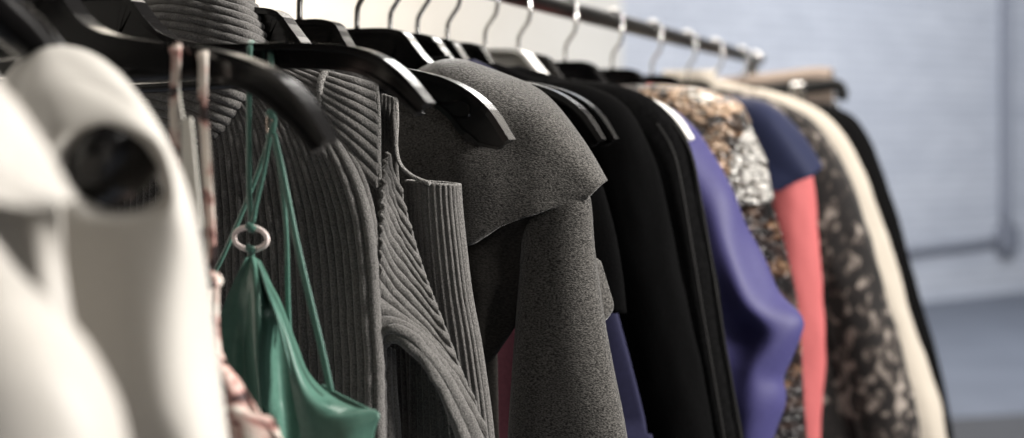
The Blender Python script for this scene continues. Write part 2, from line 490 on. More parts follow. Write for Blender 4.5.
def sleeve(Y, prof, hw, hy, z_end, seed=0., fold=.004, mirror=False, n=64, start=.10, inset=0.):
    """arm tube whose outer edge runs along the traced outline"""
    R = resample(prof, 240)
    R = R[(R[:, 0] > start) & (R[:, 1] > z_end)]
    R = R[np.linspace(0, len(R) - 1, n).astype(int)]
    T = np.gradient(R, axis=0); T /= np.linalg.norm(T, axis=1, keepdims=True) + 1e-9
    k = np.ones(9) / 9
    T = np.stack([np.convolve(np.pad(T[:, i], 4, 'edge'), k, 'valid') for i in (0, 1)], 1); T /= np.linalg.norm(T, axis=1, keepdims=True)
    nin = np.stack([T[:, 1], -T[:, 0]], 1)                     # to the inner side
    u = np.linspace(0, 1, n)
    w = np.interp(u, np.linspace(0, 1, len(hw)), hw); d = np.interp(u, np.linspace(0, 1, len(hy)), hy)
    C = R + nin * (w + inset)[:, None]
    m = 36; al = np.linspace(0, 2 * math.pi, m, endpoint=False)
    G = np.zeros((n, m, 3)); s = -1 if mirror else 1
    for j in range(n):
        g = min(1., u[j] * 2.5)
        for i in range(m):
            p = C[j] - nin[j] * math.cos(al[i]) * w[j]
            dy = math.sin(al[i]) * d[j]
            nn = noise.noise(Vector((math.cos(al[i]) * 1.6 + seed, math.sin(al[i]) * 1.6, R[j, 1] * 12)))
            nn += .6 * noise.noise(Vector((math.cos(al[i]) * 2.6 + seed, math.sin(al[i]) * 2.6 + 5, R[j, 1] * 26)))
            q = 1 + nn * fold * g / max(w[j], .01)
            p = C[j] + (p - C[j]) * q
            G[j, i] = (XR + s * p[0], Y + dy * q, p[1])
    return G

def coat(name, label, cat, Y, pts, mat, thick=(.012, .03, .04, .045), seed=0., bottom=.62, sl=True, hw=(.03, .042, .042, .036), hy=(.014, .022, .026, .024), z_end=.95, fold=.006, narrow=None, sleeve_mat=None, neck=(.055, -.080), body_scale=.93, sfold=.004):
    t = thing(name, label, cat, (XR, Y, ZR - .08))
    P = outline(pts, Y, neck)
    shell_obj('body', shell(Y, P, thick, seed=seed, bottom=bottom, fold=fold, xs=body_scale if sl else 1., narrow=narrow), M[mat], t)
    if sl:
        for mi in (False, True):
            G = sleeve(Y, P, hw, hy, z_end, seed + (5 if mi else 0), mirror=mi, fold=sfold)
            solid(mesh_obj('sleeve', G, gfaces(G.shape[0], G.shape[1], True), M[sleeve_mat or mat], t), .0018)
    return t

# farthest black coat
coat('black_coat', 'long black coat hanging last on the rail against the pale wall', 'coat', 2.09,
     [(790, 99), (830, 106), (856, 119), (874, 150), (889, 190), (904, 240), (924, 310), (944, 390), (952, 440), (958, 520)], 'black2', seed=1., bottom=.66, z_end=.9)
# cream coat
coat('cream_coat', 'long cream coat seen as a pale strip next to the farthest black coat', 'coat', 1.92,
     [(715, 78), (745, 86), (790, 97), (828, 118), (858, 160), (884, 230), (909, 310), (933, 385), (947, 438), (962, 520)], 'cream', seed=2., bottom=.7, z_end=.9, fold=.004, neck=(.045, -.044))
# leopard coat
coat('leopard_print_coat', 'dark coat with blotchy taupe and black leopard print', 'coat', 1.73,
     [(745, 92), (782, 104), (815, 124), (842, 165), (862, 215), (882, 280), (900, 345), (914, 405), (919, 438), (926, 520)], 'leopard', seed=3., bottom=.7, z_end=.9, thick=(.012, .03, .05, .05), hy=(.016, .03, .034, .03))

# navy and coral dress
Y = 1.55
t = thing('colour_block_dress', 'dress with navy blue shoulders above coral pink sleeves', 'dress', (XR, Y, ZR - .08))
Pn = outline([(720, 96), (752, 104), (778, 120), (800, 150), (812, 185), (818, 250), (823, 330), (823, 400), (820, 438), (820, 560)], Y)
shell_obj('body', shell(Y, Pn, (.012, .03, .045, .045), seed=4., xs=.84, bottom=.7), M['coral'], t)
Gs = sleeve(Y, Pn, (.03, .034, .034, .032), (.014, .024, .026, .024), 1.0, 4.4)
solid(mesh_obj('sleeve', Gs, gfaces(Gs.shape[0], Gs.shape[1], True), M['coral'], t, label='coral pink sleeve'), .0018)
Gs = sleeve(Y, Pn, (.03, .034, .034, .032), (.014, .024, .026, .024), 1.0, 6.4, mirror=True)
solid(mesh_obj('sleeve', Gs, gfaces(Gs.shape[0], Gs.shape[1], True), M['coral'], t, label='coral pink sleeve'), .0018)
for s_ in (1, -1):
    rows = pix([[(735, 100, .03), (765, 106, .035), (790, 128, .035), (812, 162, .03)],
                [(732, 97, .0), (766, 103, .0), (796, 128, .0), (822, 166, .0)],
                [(730, 104, -.03), (762, 112, -.034), (788, 142, -.034), (812, 176, -.028)],
                [(728, 140, -.034), (752, 155, -.038), (775, 172, -.038), (796, 182, -.034)],
                [(722, 185, -.036), (742, 196, -.040), (766, 192, -.040), (781, 190, -.036)]], Y)
    G = grid(rows, 30, 40)
    if s_ < 0: G[..., 0] = 2 * XR - G[..., 0]
    solid(mesh_obj('shoulder_yoke', G, gfaces(40, 30), M['navy'], t, label='navy blue shoulder cape'), .003)

# sequinned animal print top
Y = 1.385
t = thing('sequinned_top', 'sequinned top in tan, black and silver animal print', 'top', (XR, Y, ZR - .08))
Ps = outline([(664, 91), (700, 95), (732, 106), (752, 130), (764, 160), (770, 200), (784, 250), (796, 310), (802, 380), (806, 438), (812, 520)], Y, (.085, -.088))
shell_obj('body', shell(Y, Ps, (.02, .045, .06, .055), seed=8., xs=1.0, bottom=.8, fold=.008), M['goldseq'], t)
Gs = sleeve(Y, Ps, (.035, .044, .036, .03), (.022, .034, .03, .028), 1.38, 8.4, fold=.007)
solid(mesh_obj('sleeve', Gs, gfaces(Gs.shape[0], Gs.shape[1], True), M['snakelight'], t, label='short silver sequinned sleeve'), .003)
Gs = sleeve(Y, Ps, (.035, .044, .036, .03), (.022, .034, .03, .028), 1.38, 9.4, fold=.007, mirror=True)
solid(mesh_obj('sleeve', Gs, gfaces(Gs.shape[0], Gs.shape[1], True), M['snakelight'], t, label='short silver sequinned sleeve'), .003)
rows = pix([[(640, 92, .03), (668, 92, .034), (700, 96, .034), (728, 105, .034), (740, 118, .032)],
            [(640, 87, .0), (668, 86, .0), (702, 90, .0), (734, 101, .0), (752, 122, .0)],
            [(640, 94, -.03), (665, 95, -.036), (698, 101, -.038), (728, 114, -.038), (744, 132, -.036)],
            [(640, 150, -.034), (660, 150, -.040), (690, 152, -.042), (715, 160, -.042), (730, 170, -.040)],
            [(650, 260, -.036), (670, 260, -.040), (700, 255, -.042), (725, 250, -.042), (740, 245, -.040)]], Y)
G = wrinkle(grid(rows, 40, 50), .004, (30, 30, 30), 2.)
solid(mesh_obj('yoke', G, gfaces(50, 40), M['snake'], t, label='tan and black animal print yoke'), .003)

# violet blouse
Y = 1.235
t = thing('violet_blouse', 'violet blouse with a full sleeve pushed out to a point', 'blouse', (XR, Y, ZR - .08))
Pv = outline([(660, 112), (680, 118), (700, 138), (722, 186), (745, 240), (770, 288), (800, 322), (796, 342), (776, 372), (775, 395), (771, 425), (768, 470), (764, 540)], Y, (.075, -.100))
shell_obj('body', shell(Y, Pv, (.012, .03, .04, .045), seed=11., narrow=.185, bottom=.8), M['violet'], t)
rv = [[(668, 112, .03), (682, 122, .03), (698, 140, .03), (720, 186, .03), (742, 240, .032), (762, 292, .036), (784, 326, .036), (770, 372, .034), (768, 400, .03), (762, 440, .03), (756, 560, .03)],
      [(674, 108, 0), (688, 118, 0), (704, 137, 0), (727, 186, 0), (751, 240, 0), (776, 287, 0), (805, 323, 0), (778, 372, 0), (777, 400, 0), (770, 440, 0), (764, 560, 0)],
      [(662, 120, -.026), (676, 132, -.028), (690, 150, -.030), (712, 196, -.032), (730, 250, -.036), (748, 300, -.040), (775, 334, -.030), (758, 372, -.034), (756, 400, -.032), (750, 440, -.03), (744, 560, -.03)],
      [(646, 132, -.032), (660, 146, -.034), (676, 172, -.036), (694, 212, -.038), (708, 262, -.040), (724, 312, -.036), (735, 340, -.028), (735, 372, -.040), (730, 410, -.038), (724, 440, -.034), (718, 560, -.034)],
      [(626, 168, -.030), (640, 178, -.032), (650, 200, -.034), (660, 232, -.036), (672, 282, -.036), (688, 326, -.036), (700, 352, -.036), (704, 384, -.034), (700, 420, -.034), (694, 450, -.032), (690, 560, -.032)]]
G = wrinkle(grid(np.swapaxes(np.array(pix(rv, Y)), 0, 1), 48, 90), .010, (20, 20, 13), 5.)
solid(mesh_obj('sleeve', G, gfaces(90, 48), M['violet'], t), .002)

# ------------------------------------------------------------------ black garments in the middle
coat('black_cardigan', 'black knitted cardigan with a beaded edge in front of the violet blouse', 'cardigan', 1.115,
     [(575, 80), (618, 86), (652, 100), (676, 124), (691, 152), (701, 196), (711, 256), (726, 345), (742, 438), (752, 500)], 'black2', thick=(.010, .022, .03, .035), seed=13., bottom=.8, hy=(.010, .016, .018, .018), hw=(.025, .032, .034, .032), sfold=.003)
t = [o for o in bpy.data.objects if o.name == 'black_cardigan'][0]
for dx in (0, .012):
    e = resample(np.array([at(a, b, 1.115) for a, b in [(676, 124), (692, 152), (702, 196), (712, 256), (727, 345), (743, 438), (753, 500)]]), 150)
    e[:, 0] -= dx; e[:, 1] -= .006 + dx
    r_ = .0007 + .0009 * (np.arange(150) % 2)
    V, Fc = tube(e, r_, r_, 8); mesh_obj('beaded_trim', V, Fc, M['beads'], t)
coat('velvet_jacket', 'black velvet jacket behind the grey marl cardigan', 'jacket', 1.060,
     [(540, 78), (585, 86), (622, 104), (645, 140), (662, 195), (678, 262), (697, 350), (712, 438), (722, 500)], 'black', thick=(.010, .022, .03, .03), seed=15., bottom=.8, hy=(.010, .016, .018, .018), hw=(.025, .032, .034, .032), sfold=.003)
# dark blue dress, sleeveless, below the black top
t = thing('blue_dress', 'dark blue dress, a narrow strip of it showing beside the grey sleeve', 'dress', (XR, 1.005, ZR - .08))
Pb = outline([(520, 84), (548, 96), (566, 130), (580, 190), (600, 250), (616, 310), (632, 370), (648, 438), (656, 500)], 1.005)
shell_obj('body', shell(1.005, Pb, (.010, .02, .028, .028), seed=17., bottom=.6, fold=.003), M['blue'], t)
# cropped black top on the long-armed hanger
t = thing('cropped_top', 'cropped black top behind the grey marl cardigan, above the blue dress', 'top', (XR, .950, ZR - .08))
Pt = outline([(480, 84), (520, 92), (556, 108), (584, 140), (600, 180), (614, 230), (622, 275), (626, 312)], .950)
shell_obj('body', shell(.950, Pt, (.010, .022, .03, .03), seed=19., bottom=1.30, fold=.003), M['black'], t)
# dusty pink camisole
t = thing('pink_camisole', 'dusty pink camisole showing as a sliver between ribbed top and grey sleeve', 'camisole', (XR, .900, ZR - .08))
Pp = outline([(428, 120), (447, 160), (470, 215), (500, 270), (522, 320), (536, 380), (545, 438), (552, 500)], .900, (.06, -.094))
shell_obj('body', shell(.900, Pp, (.008, .016, .02, .022), seed=21., bottom=.75, fold=.003), M['pink'], t)

# ------------------------------------------------------------------ grey marl cardigan
Y = .835
t = thing('marl_cardigan', 'grey marl cardigan with a wide draped shoulder and hanging sleeve', 'cardigan', (XR, Y, ZR - .08))
Pg = outline([(440, 100), (455, 106), (468, 116), (478, 140), (484, 200), (487, 280), (489, 360), (491, 438), (494, 500)], Y, (.07, -.105))
shell_obj('body', shell(Y + .012, Pg, (.010, .020, .026, .03), seed=23., bottom=.8, fold=.004), M['marl_shade'], t)
rows = pix([[(392, 96, .034), (428, 74, .036), (455, 68, .036), (486, 77, .036), (520, 93, .036), (548, 112, .034), (573, 145, .030), (592, 184, .024)],
            [(392, 88, .012), (428, 66, .016), (455, 60, .016), (487, 69, .016), (522, 85, .016), (553, 104, .016), (580, 137, .014), (604, 182, .010)],
            [(390, 96, -.006), (424, 84, -.008), (450, 80, -.010), (482, 88, -.010), (516, 104, -.010), (546, 124, -.010), (573, 154, -.008), (599, 187, -.006)],
            [(390, 150, -.012), (420, 146, -.016), (446, 146, -.020), (478, 150, -.021), (510, 158, -.021), (540, 170, -.019), (568, 184, -.015), (591, 195, -.010)],
            [(392, 215, -.014), (418, 226, -.017), (444, 230, -.020), (470, 232, -.022), (500, 219, -.022), (532, 209, -.020), (562, 202, -.016), (586, 199, -.010)],
            [(392, 226, -.013), (419, 236, -.016), (445, 240, -.019), (471, 240, -.021), (501, 226, -.021), (533, 214, -.019), (562, 206, -.015), (586, 202, -.009)]], Y)
G = wrinkle(grid(rows, 90, 90), .0035, (28, 28, 20), 3.)
solid(mesh_obj('shoulder_drape', G, gfaces(90, 90), M['marl'], t), .0026)
# the hanging sleeve: tapering, flattened column
def column(Y, left, right, yth, n=70, m=56, sup=2.3):
    Lp = np.array([at(a, b, Y) for a, b in left]); Rp = np.array([at(a, b, Y) for a, b in right])
    Lr, Rr = cr(Lp, n), cr(Rp, n)
    th = np.interp(np.linspace(0, 1, n), np.linspace(0, 1, len(yth)), yth)
    al = np.linspace(0, 2 * math.pi, m, endpoint=False); G = np.zeros((n, m, 3))
    for i, a in enumerate(al):
        c, s = math.cos(a), math.sin(a)
        e = np.sign(c) * abs(c) ** (2 / sup); g = np.sign(s) * abs(s) ** (2 / 2.2)
        G[:, i] = Lr + (Rr - Lr) * (e * .5 + .5)
        G[:, i, 1] += g * th * .5
    return G
G = column(Y - .004, [(548, 196), (527, 216), (522, 270), (519, 330), (516, 390), (513, 440), (508, 560)], [(572, 186), (586, 196), (592, 250), (600, 305), (611, 370), (624, 440), (640, 560)], (.012, .022, .026, .03, .034))
G = wrinkle(G, .003, (26, 26, 9), 6., True)
solid(mesh_obj('sleeve', G, gfaces(G.shape[0], G.shape[1], True), M['marl'], t), .0022)
# turned facing and lapel darkened in colour for the shade under the drape
rows = pix([[(440, 225, .0), (470, 222, -.006), (500, 215, -.008), (530, 205, -.006)],
            [(446, 270, .0), (474, 262, -.008), (502, 262, -.004), (530, 258, .002)],
            [(450, 310, .002), (476, 318, -.010), (500, 312, -.002), (528, 300, .006)],
            [(452, 345, .004), (474, 352, -.008), (494, 345, -.002), (512, 330, .006)],
            [(456, 372, .006), (472, 372, -.004), (488, 362, .0), (500, 345, .006)]], Y - .008)
G = wrinkle(grid(rows, 40, 60), .004, (40, 40, 30), 8.)
solid(mesh_obj('lapel', G, gfaces(60, 40), M['marl_shade'], t), .0024)
rows = pix([[(585, 262, -.004), (594, 258, .004), (600, 262, .010)], [(588, 284, -.004), (600, 284, .004), (608, 288, .010)], [(592, 308, -.002), (605, 306, .003), (613, 306, .008)], [(594, 330, .0), (603, 322, .003), (608, 316, .006)]], Y + .006)
G = grid(rows, 12, 20); solid(mesh_obj('cuff_flap', G, gfaces(20, 12), M['marl'], t), .002)

# ------------------------------------------------------------------ ribbed knit top
Y = .725
t = thing('ribbed_knit_top', 'charcoal ribbed knit high neck top with open shoulders', 'top', (XR, Y, ZR - .08))
def ribbed(ctrl, nrib, nv, amp=.0015, per=6, closed=False, pw=.8):
    """ctrl: list of rib curves (cols); ribs run along them"""
    C = np.swapaxes(np.asarray(ctrl, float), 0, 1)
    nu = nrib * per + (0 if closed else 1)
    if closed:
        G = grid(C, nu, nv, True)
    else:                                                          # even rib widths
        D = grid(C, 600, nv)
        cum = np.r_[0, np.cumsum(np.linalg.norm(np.diff(D, axis=1), axis=2).mean(0))]
        pos = np.interp(np.linspace(0, cum[-1], nu), cum, np.arange(600))
        i0 = np.minimum(pos.astype(int), 598); fr = (pos - i0)[None, :, None]
        G = D[:, i0] * (1 - fr) + D[:, i0 + 1] * fr
    Nn = normals(G, closed)
    if not closed: Nn = toward_camera(G, Nn)
    ph = np.arange(nu) / per
    h = np.abs(np.sin(math.pi * ph)) ** pw
    H = np.repeat(h[None], nv, 0)
    for j in range(nv):                                            # loose stitch unevenness
        for i in range(0, nu):
            p = G[j, i]; H[j, i] *= .85 + .35 * noise.noise(Vector((p[0] * 120, p[1] * 120, p[2] * 120)))
    return G + Nn * (amp * H)[..., None]
def rib_obj(name, G, parent=t, closed=False, th=.002, mat='rib', label=None):
    return solid(mesh_obj(name, G, gfaces(G.shape[0], G.shape[1], closed), M[mat], parent, root=t, label=label), th)

body_c = pix([[(78, 60, -.010), (66, 130, -.014), (60, 230, -.016), (58, 340, -.018), (56, 440, -.018), (56, 900, -.018)],
              [(120, 62, -.014), (118, 130, -.018), (116, 230, -.020), (115, 340, -.021), (114, 440, -.022), (114, 900, -.022)],
              [(160, 64, -.016), (170, 130, -.021), (172, 230, -.023), (172, 340, -.024), (172, 440, -.024), (172, 900, -.024)],
              [(195, 66, -.016), (217, 130, -.022), (226, 230, -.024), (228, 340, -.025), (228, 440, -.026), (228, 900, -.026)],
              [(222, 68, -.016), (258, 126, -.022), (278, 226, -.024), (284, 340, -.026), (285, 440, -.026), (285, 900, -.026)],
              [(244, 70, -.015), (292, 124, -.021), (325, 220, -.023), (336, 340, -.024), (338, 440, -.024), (338, 900, -.024)],
              [(262, 72, -.013), (318, 122, -.019), (360, 206, -.025), (373, 330, -.031), (376, 440, -.031), (378, 900, -.030)],
              [(268, 72, -.011), (328, 122, -.015), (369, 200, -.018), (379, 330, -.021), (382, 440, -.020), (384, 900, -.018)]], Y)
rib_obj('front_panel', ribbed(body_c, 46, 150, .0032))
strap_c = pix([[(258, 74, -.014), (300, 106, -.0185), (340, 146, -.018), (378, 190, -.011)],
               [(268, 72, -.014), (308, 98, -.0185), (345, 126, -.018), (379, 156, -.011)],
               [(278, 70, -.013), (315, 88, -.018), (348, 106, -.017), (378, 124, -.010)],
               [(292, 68, -.011), (322, 78, -.015), (350, 88, -.014), (376, 98, -.008)],
               [(305, 66, -.006), (328, 69, -.008), (350, 72, -.007), (373, 76, -.002)],
               [(308, 72, .002), (330, 74, .004), (350, 78, .005), (370, 82, .006)]], Y)
rib_obj('shoulder_strap', ribbed(strap_c, 13, 60, .0028))
# rolled edges of the strap
e = cr([at(a, b, Y + c) for a, b, c in [(322, 106, -.019), (321, 92, -.0195), (323, 78, -.017), (331, 70, -.012), (345, 67, -.009), (358, 70, -.008), (372, 77, -.003)]], 60)
V, Fc = tube(e, .0030, .0030, 10); mesh_obj('rolled_edge', V, Fc, M['rib_lit'], t)
e = cr([at(a, b, Y + c) for a, b, c in [(375, 76, -.003), (378, 100, -.009), (379, 130, -.0105), (379, 160, -.0115), (380, 186, -.011)]], 50)
V, Fc = tube(e, .0014, .0014, 8); mesh_obj('rolled_edge', V, Fc, M['rib_lit'], t)
# lit side panel gathered under the arm
side_c = pix([[(386, 152, 0.0016), (388, 160, 0.0024), (391, 168, 0.0032), (394, 176, 0.0040), (397, 184, 0.0048)],
              [(381, 174, -.010), (385, 187, -.004), (393, 204, 0.0008), (402, 218, 0.0028), (411, 232, 0.0048)],
              [(379, 208, -.018), (386, 226, -.010), (399, 246, -.002), (413, 264, 0.0024), (427, 282, 0.0048)],
              [(378, 246, -.022), (389, 268, -.014), (408, 290, -.005), (428, 312, 0.0016), (446, 330, 0.0044)],
              [(377, 284, -.025), (392, 302, -.017), (416, 325, -.008), (440, 350, 0.0004), (463, 376, 0.0040)],
              [(377, 314, -.027), (394, 318, -.021), (421, 338, -.012), (449, 371, -.003), (477, 412, 0.0028)],
              [(377, 334, -.027), (394, 326, -.025), (422, 345, -.018), (452, 386, -.009), (489, 450, 0.0012)],
              [(378, 346, -.024), (392, 333, -.027), (416, 346, -.024), (447, 388, -.016), (494, 490, -.002)],
              [(380, 354, -.016), (391, 341, -.020), (410, 350, -.020), (438, 388, -.016), (482, 510, -.008)]], Y)
rib_obj('side_panel', ribbed(side_c, 16, 90, .0036, 12, pw=1.15))
# curled edge beneath the arch
curl = pix([[(377, 345, -.012), (376, 380, -.014), (376, 440, -.014), (376, 560, -.014)], [(386, 346, -.016), (386, 384, -.018), (388, 440, -.018), (390, 560, -.018)], [(394, 350, -.010), (396, 390, -.010), (400, 440, -.010), (404, 560, -.010)]], Y)
rib_obj('inner_fold', ribbed(curl, 4, 60, .0014))
# banded sleeve behind
def tube_rib(cent, a, b, nrib, nv, amp):
    cols = []
    for k in range(16):
        an = 2 * math.pi * k / 16
        cols.append([(c[0] + math.cos(an) * aa, c[1] + math.sin(an) * bb, c[2] + math.cos(an) * -.06 * aa) for c, aa, bb in zip(cent, a, b)])
    return ribbed(cols, nrib, nv, amp, 6, True)
yc = Y + .026
cen = [at(433, 183, yc), at(434, 205, yc), at(436, 240, yc), at(440, 290, yc), at(446, 350, yc), at(452, 440, yc), at(456, 560, yc)]
Gt = tube_rib(cen, [.0185, .0188, .020, .0215, .025, .029, .031], [.011, .011, .0105, .010, .010, .010, .010], 30, 90, .0018)
rib_obj('sleeve', Gt, closed=True)
V, Fc = tube(np.concatenate([Gt[0], ])[::3], .0010, .0010, 8, up=(0, 0, 1), closed=True); mesh_obj('rolled_edge', V, Fc, M['rib_lit'], t)
# back edge of the open shoulder
e = cr([at(a, b, Y + c) for a, b, c in [(396, 98, .030), (397, 120, .028), (396, 146, .026), (400, 164, .022), (412, 176, .018), (430, 184, .014)]], 50)
V, Fc = tube(e, .0015, .0015, 8); mesh_obj('rolled_edge', V, Fc, M['rib_lit'], t)
back_c = pix([[(300, 80, .020), (296, 160, .024), (294, 440, .026), (294, 900, .026)], [(340, 84, .024), (340, 160, .028), (340, 440, .03), (340, 900, .03)], [(372, 90, .028), (374, 150, .03), (380, 440, .032), (384, 900, .032)], [(396, 98, .030), (398, 162, .026), (416, 440, .026), (420, 900, .026)]], Y)
rib_obj('back_panel', ribbed(back_c, 20, 60, .0013))
# collar: high neck flopped over, ribs running across
collar_c = pix([[(166, -46, .020), (180, -48, .006), (200, -44, -.004), (222, -36, -.002), (236, -26, .016)],
                [(150, -22, .012), (178, -24, -.008), (205, -18, -.018), (236, -8, -.014), (252, 4, .010)],
                [(142, 2, .004), (172, 0, -.016), (205, 6, -.024), (244, 18, -.020), (264, 30, .004)],
                [(136, 28, -.002), (168, 26, -.020), (205, 32, -.027), (246, 44, -.024), (268, 54, .0)],
                [(130, 54, -.006), (162, 52, -.022), (202, 60, -.029), (244, 72, -.026), (262, 80, -.006)],
                [(124, 80, -.008), (156, 78, -.023), (196, 88, -.030), (232, 100, -.028), (246, 106, -.014)],
                [(120, 104, -.010), (152, 104, -.022), (188, 114, -.029), (216, 126, -.028), (226, 132, -.018)],
                [(116, 124, -.010), (148, 126, -.018), (180, 136, -.022), (200, 146, -.022), (206, 150, -.018)]], Y)
rib_obj('collar', ribbed(collar_c, 25, 80, .0028))

# ------------------------------------------------------------------ green camisole
Y = .618
t = thing('green_camisole', 'green satin camisole with thin straps and a pale oval ring', 'camisole', (XR, Y, ZR - .09))
def strap(pts, Y, w, th, name, mat, parent, n=40, root=None):
    P = cr([at(p[0], p[1], Y + (p[2] if len(p) > 2 else 0)) for p in pts], n)
    T = np.gradient(P, axis=0); T /= np.linalg.norm(T, axis=1, keepdims=True) + 1e-12
    V, Fc = tube(P, w, th, 10, up=np.cross(np.array([1., -.25, 0]), T))
    return mesh_obj(name, V, Fc, M[mat], parent, root=root)
YS = Y + .004
strap([(249, 52, .012), (251, 42, .006), (250, 46, -.010), (249, 66, -.012), (249, 90, -.012), (249, 140, -.012), (249, 190, -.012), (251, 222, -.011), (251, 232, -.010)], YS, .0021, .0011, 'strap', 'greenstrap', t)
strap([(268, 52, .010), (270, 46, .002), (271, 60, -.010), (272, 90, -.010), (274, 106, -.010), (272, 116, -.010)], YS, .0020, .0011, 'strap', 'greenstrap', t)
strap([(270, 134, -.012), (264, 170, -.013), (257, 200, -.013), (253, 222, -.013)], YS, .0017, .0010, 'strap', 'greenstrap', t)
strap([(271, 134, -.008), (255, 180, -.006), (238, 222, -.004), (220, 262, -.004), (206, 286, -.002)], YS, .0016, .0010, 'strap', 'greenstrap', t)
strap([(272, 134, -.010), (280, 170, -.010), (286, 230, -.008), (288, 300, -.004), (290, 340, -.002)], YS, .0017, .0010, 'strap', 'greenstrap', t)
strap([(274, 134, -.014), (284, 180, -.015), (296, 240, -.016), (310, 300, -.017), (322, 350, -.018), (331, 392, -.018)], YS, .0023, .0011, 'strap', 'greenstrap', t)
# slider loop
P = [np.array(at(270.5, 124, YS - .011)) + np.array([.0022 * math.cos(a), -.0006 * math.cos(a), .0058 * math.sin(a)]) for a in np.linspace(0, 2 * math.pi, 28, endpoint=False)]
V, Fc = tube(P, .0009, .0011, 8, up=(0, 1, 0), closed=True); mesh_obj('slider_loop', V, Fc, M['gold'], t, label='small metal strap slider')
V, Fc = tube(cr([at(a, b, YS - .011 + c) for a, b, c in [(268, 112, 0), (272, 116, -.001), (274, 120, 0), (272, 132, -.001), (268, 138, 0)]], 20), .0022, .0015, 8); mesh_obj('strap_knot', V, Fc, M['greenstrap'], t)
# oval ring
C = np.array(at(250.5, 238.5, YS - .012))
P = [C + np.array([.0122 * math.cos(a), -.002 * math.cos(a), .0062 * math.sin(a)]) for a in np.linspace(0, 2 * math.pi, 48, endpoint=False)]
V, Fc = tube(P, .0016, .0010, 10, up=(0, 1, 0), closed=True); mesh_obj('oval_ring', V, Fc, M['ring'], t, label='pale pink oval ring')
for zz, n_ in ((228, 0), (250, 1)):
    P = cr([at(a, b, YS - .012 + c) for a, b, c in [(247, zz - 3, -.002), (251, zz, -.0028), (255, zz + 2, -.002)]], 14)
    V, Fc = tube(P, .0022, .0014, 8); mesh_obj('strap_knot', V, Fc, M['greenstrap'], t)
strap([(251, 246, -.012), (251, 254, -.012), (252, 264, -.011)], YS, .0026, .0014, 'strap_end', 'greenstrap', t)
# cup and body panels
panel = pix([[(246, 258, -.016), (250, 256, -.014), (252, 256, -.014), (254, 257, -.013), (257, 259, -.010), (259, 261, -.007), (260, 262, -.004)],
             [(232, 285, -.016), (242, 284, -.014), (250, 284, -.018), (258, 286, -.020), (266, 290, -.010), (272, 292, -.006), (276, 296, .0)],
             [(222, 312, -.016), (236, 314, -.014), (248, 316, -.014), (257, 318, -.026), (266, 322, -.018), (276, 322, -.004), (290, 322, .0)],
             [(218, 345, -.016), (234, 350, -.014), (248, 352, -.010), (256, 356, -.026), (264, 360, -.020), (276, 356, .0), (294, 348, .004)],
             [(215, 380, -.016), (233, 390, -.014), (250, 392, -.010), (259, 396, -.025), (266, 400, -.019), (280, 396, .0), (300, 386, .004)],
             [(212, 440, -.016), (232, 440, -.014), (252, 440, -.010), (262, 440, -.024), (270, 440, -.018), (284, 440, .0), (304, 440, .004)],
             [(205, 640, -.016), (230, 640, -.014), (254, 640, -.010), (266, 640, -.020), (274, 640, -.016), (290, 640, .0), (310, 640, .004)]], YS)
G = wrinkle(grid(panel, 70, 110), .0016, (60, 60, 18), 4.)
solid(mesh_obj('front_panel', G, gfaces(110, 70), M['green'], t), .0009)
cup = pix([[(258, 262, -.010), (262, 268, -.008), (266, 276, -.004), (270, 284, 0)],
           [(268, 292, -.022), (274, 296, -.018), (281, 304, -.010), (284, 312, -.004)],
           [(278, 320, -.026), (284, 326, -.024), (290, 336, -.016), (296, 344, -.006)],
           [(286, 352, -.026), (294, 362, -.026), (302, 370, -.018), (308, 372, -.006)],
           [(292, 385, -.026), (304, 394, -.028), (318, 398, -.024), (332, 396, -.012)],
           [(296, 412, -.026), (312, 414, -.028), (332, 412, -.026), (356, 408, -.018)],
           [(300, 430, -.026), (318, 430, -.028), (342, 424, -.028), (379, 414, -.022)],
           [(304, 470, -.026), (322, 470, -.028), (346, 466, -.028), (372, 456, -.022)],
           [(310, 640, -.024), (330, 640, -.026), (350, 640, -.026), (370, 640, -.020)]], YS)
G = wrinkle(grid(cup, 46, 110), .0014, (55, 55, 22), 9.)
cu = mesh_obj('cup', G, gfaces(110, 46), M['green'], t); solid(cu, .0009)
# piped top edge of the cup
e = cr([at(a, b, YS + c) for a, b, c in [(258, 262, -.011), (268, 292, -.0235), (278, 320, -.0275), (286, 352, -.0275), (292, 374, -.0275), (297, 386, -.0275)]], 60)
V, Fc = tube(e, .0009, .0009, 8); mesh_obj('piping', V, Fc, M['greenstrap'], cu, root=t)
back = pix([[(322, 384, -.004), (340, 394, -.006), (356, 402, -.010), (378, 413, -.018)], [(318, 398, -.004), (338, 408, -.006), (356, 414, -.010), (376, 424, -.016)], [(316, 430, -.004), (336, 440, -.006), (354, 444, -.010), (370, 450, -.014)], [(316, 640, -.004), (336, 640, -.006), (354, 640, -.010), (368, 640, -.014)]], YS)
G = grid(back, 24, 40); solid(mesh_obj('back_panel', G, gfaces(40, 24), M['green'], t), .0012)

# ------------------------------------------------------------------ floral camisole
Y = .515
t = thing('floral_camisole', 'cream camisole with pink and dark floral print and knotted straps', 'camisole', (XR, Y, ZR - .095))
strap([(172, 66, .011), (173, 50, .008), (174.5, 45, .0), (176, 50, -.0085), (176, 64, -.0105), (175, 85, -.0105), (174, 110, -.010), (175, 140, -.010), (178, 190, -.006), (184, 260, -.004)], Y, .0034, .0010, 'strap', 'floral', t)
strap([(200, 74, .010), (201, 56, .008), (202, 50, .0), (203, 56, -.0085), (203, 70, -.0105), (203, 90, -.0105), (203, 110, -.010), (206, 150, -.010), (209, 200, -.010), (211, 240, -.010), (211, 266, -.010)], Y, .0031, .0012, 'strap', 'floral', t)
P = cr([at(a, b, Y - .012 + c) for a, b, c in [(204, 268, 0), (209, 274, -.002), (216, 277, -.001), (219, 282, .001), (213, 284, -.003), (206, 288, -.001)]], 30)
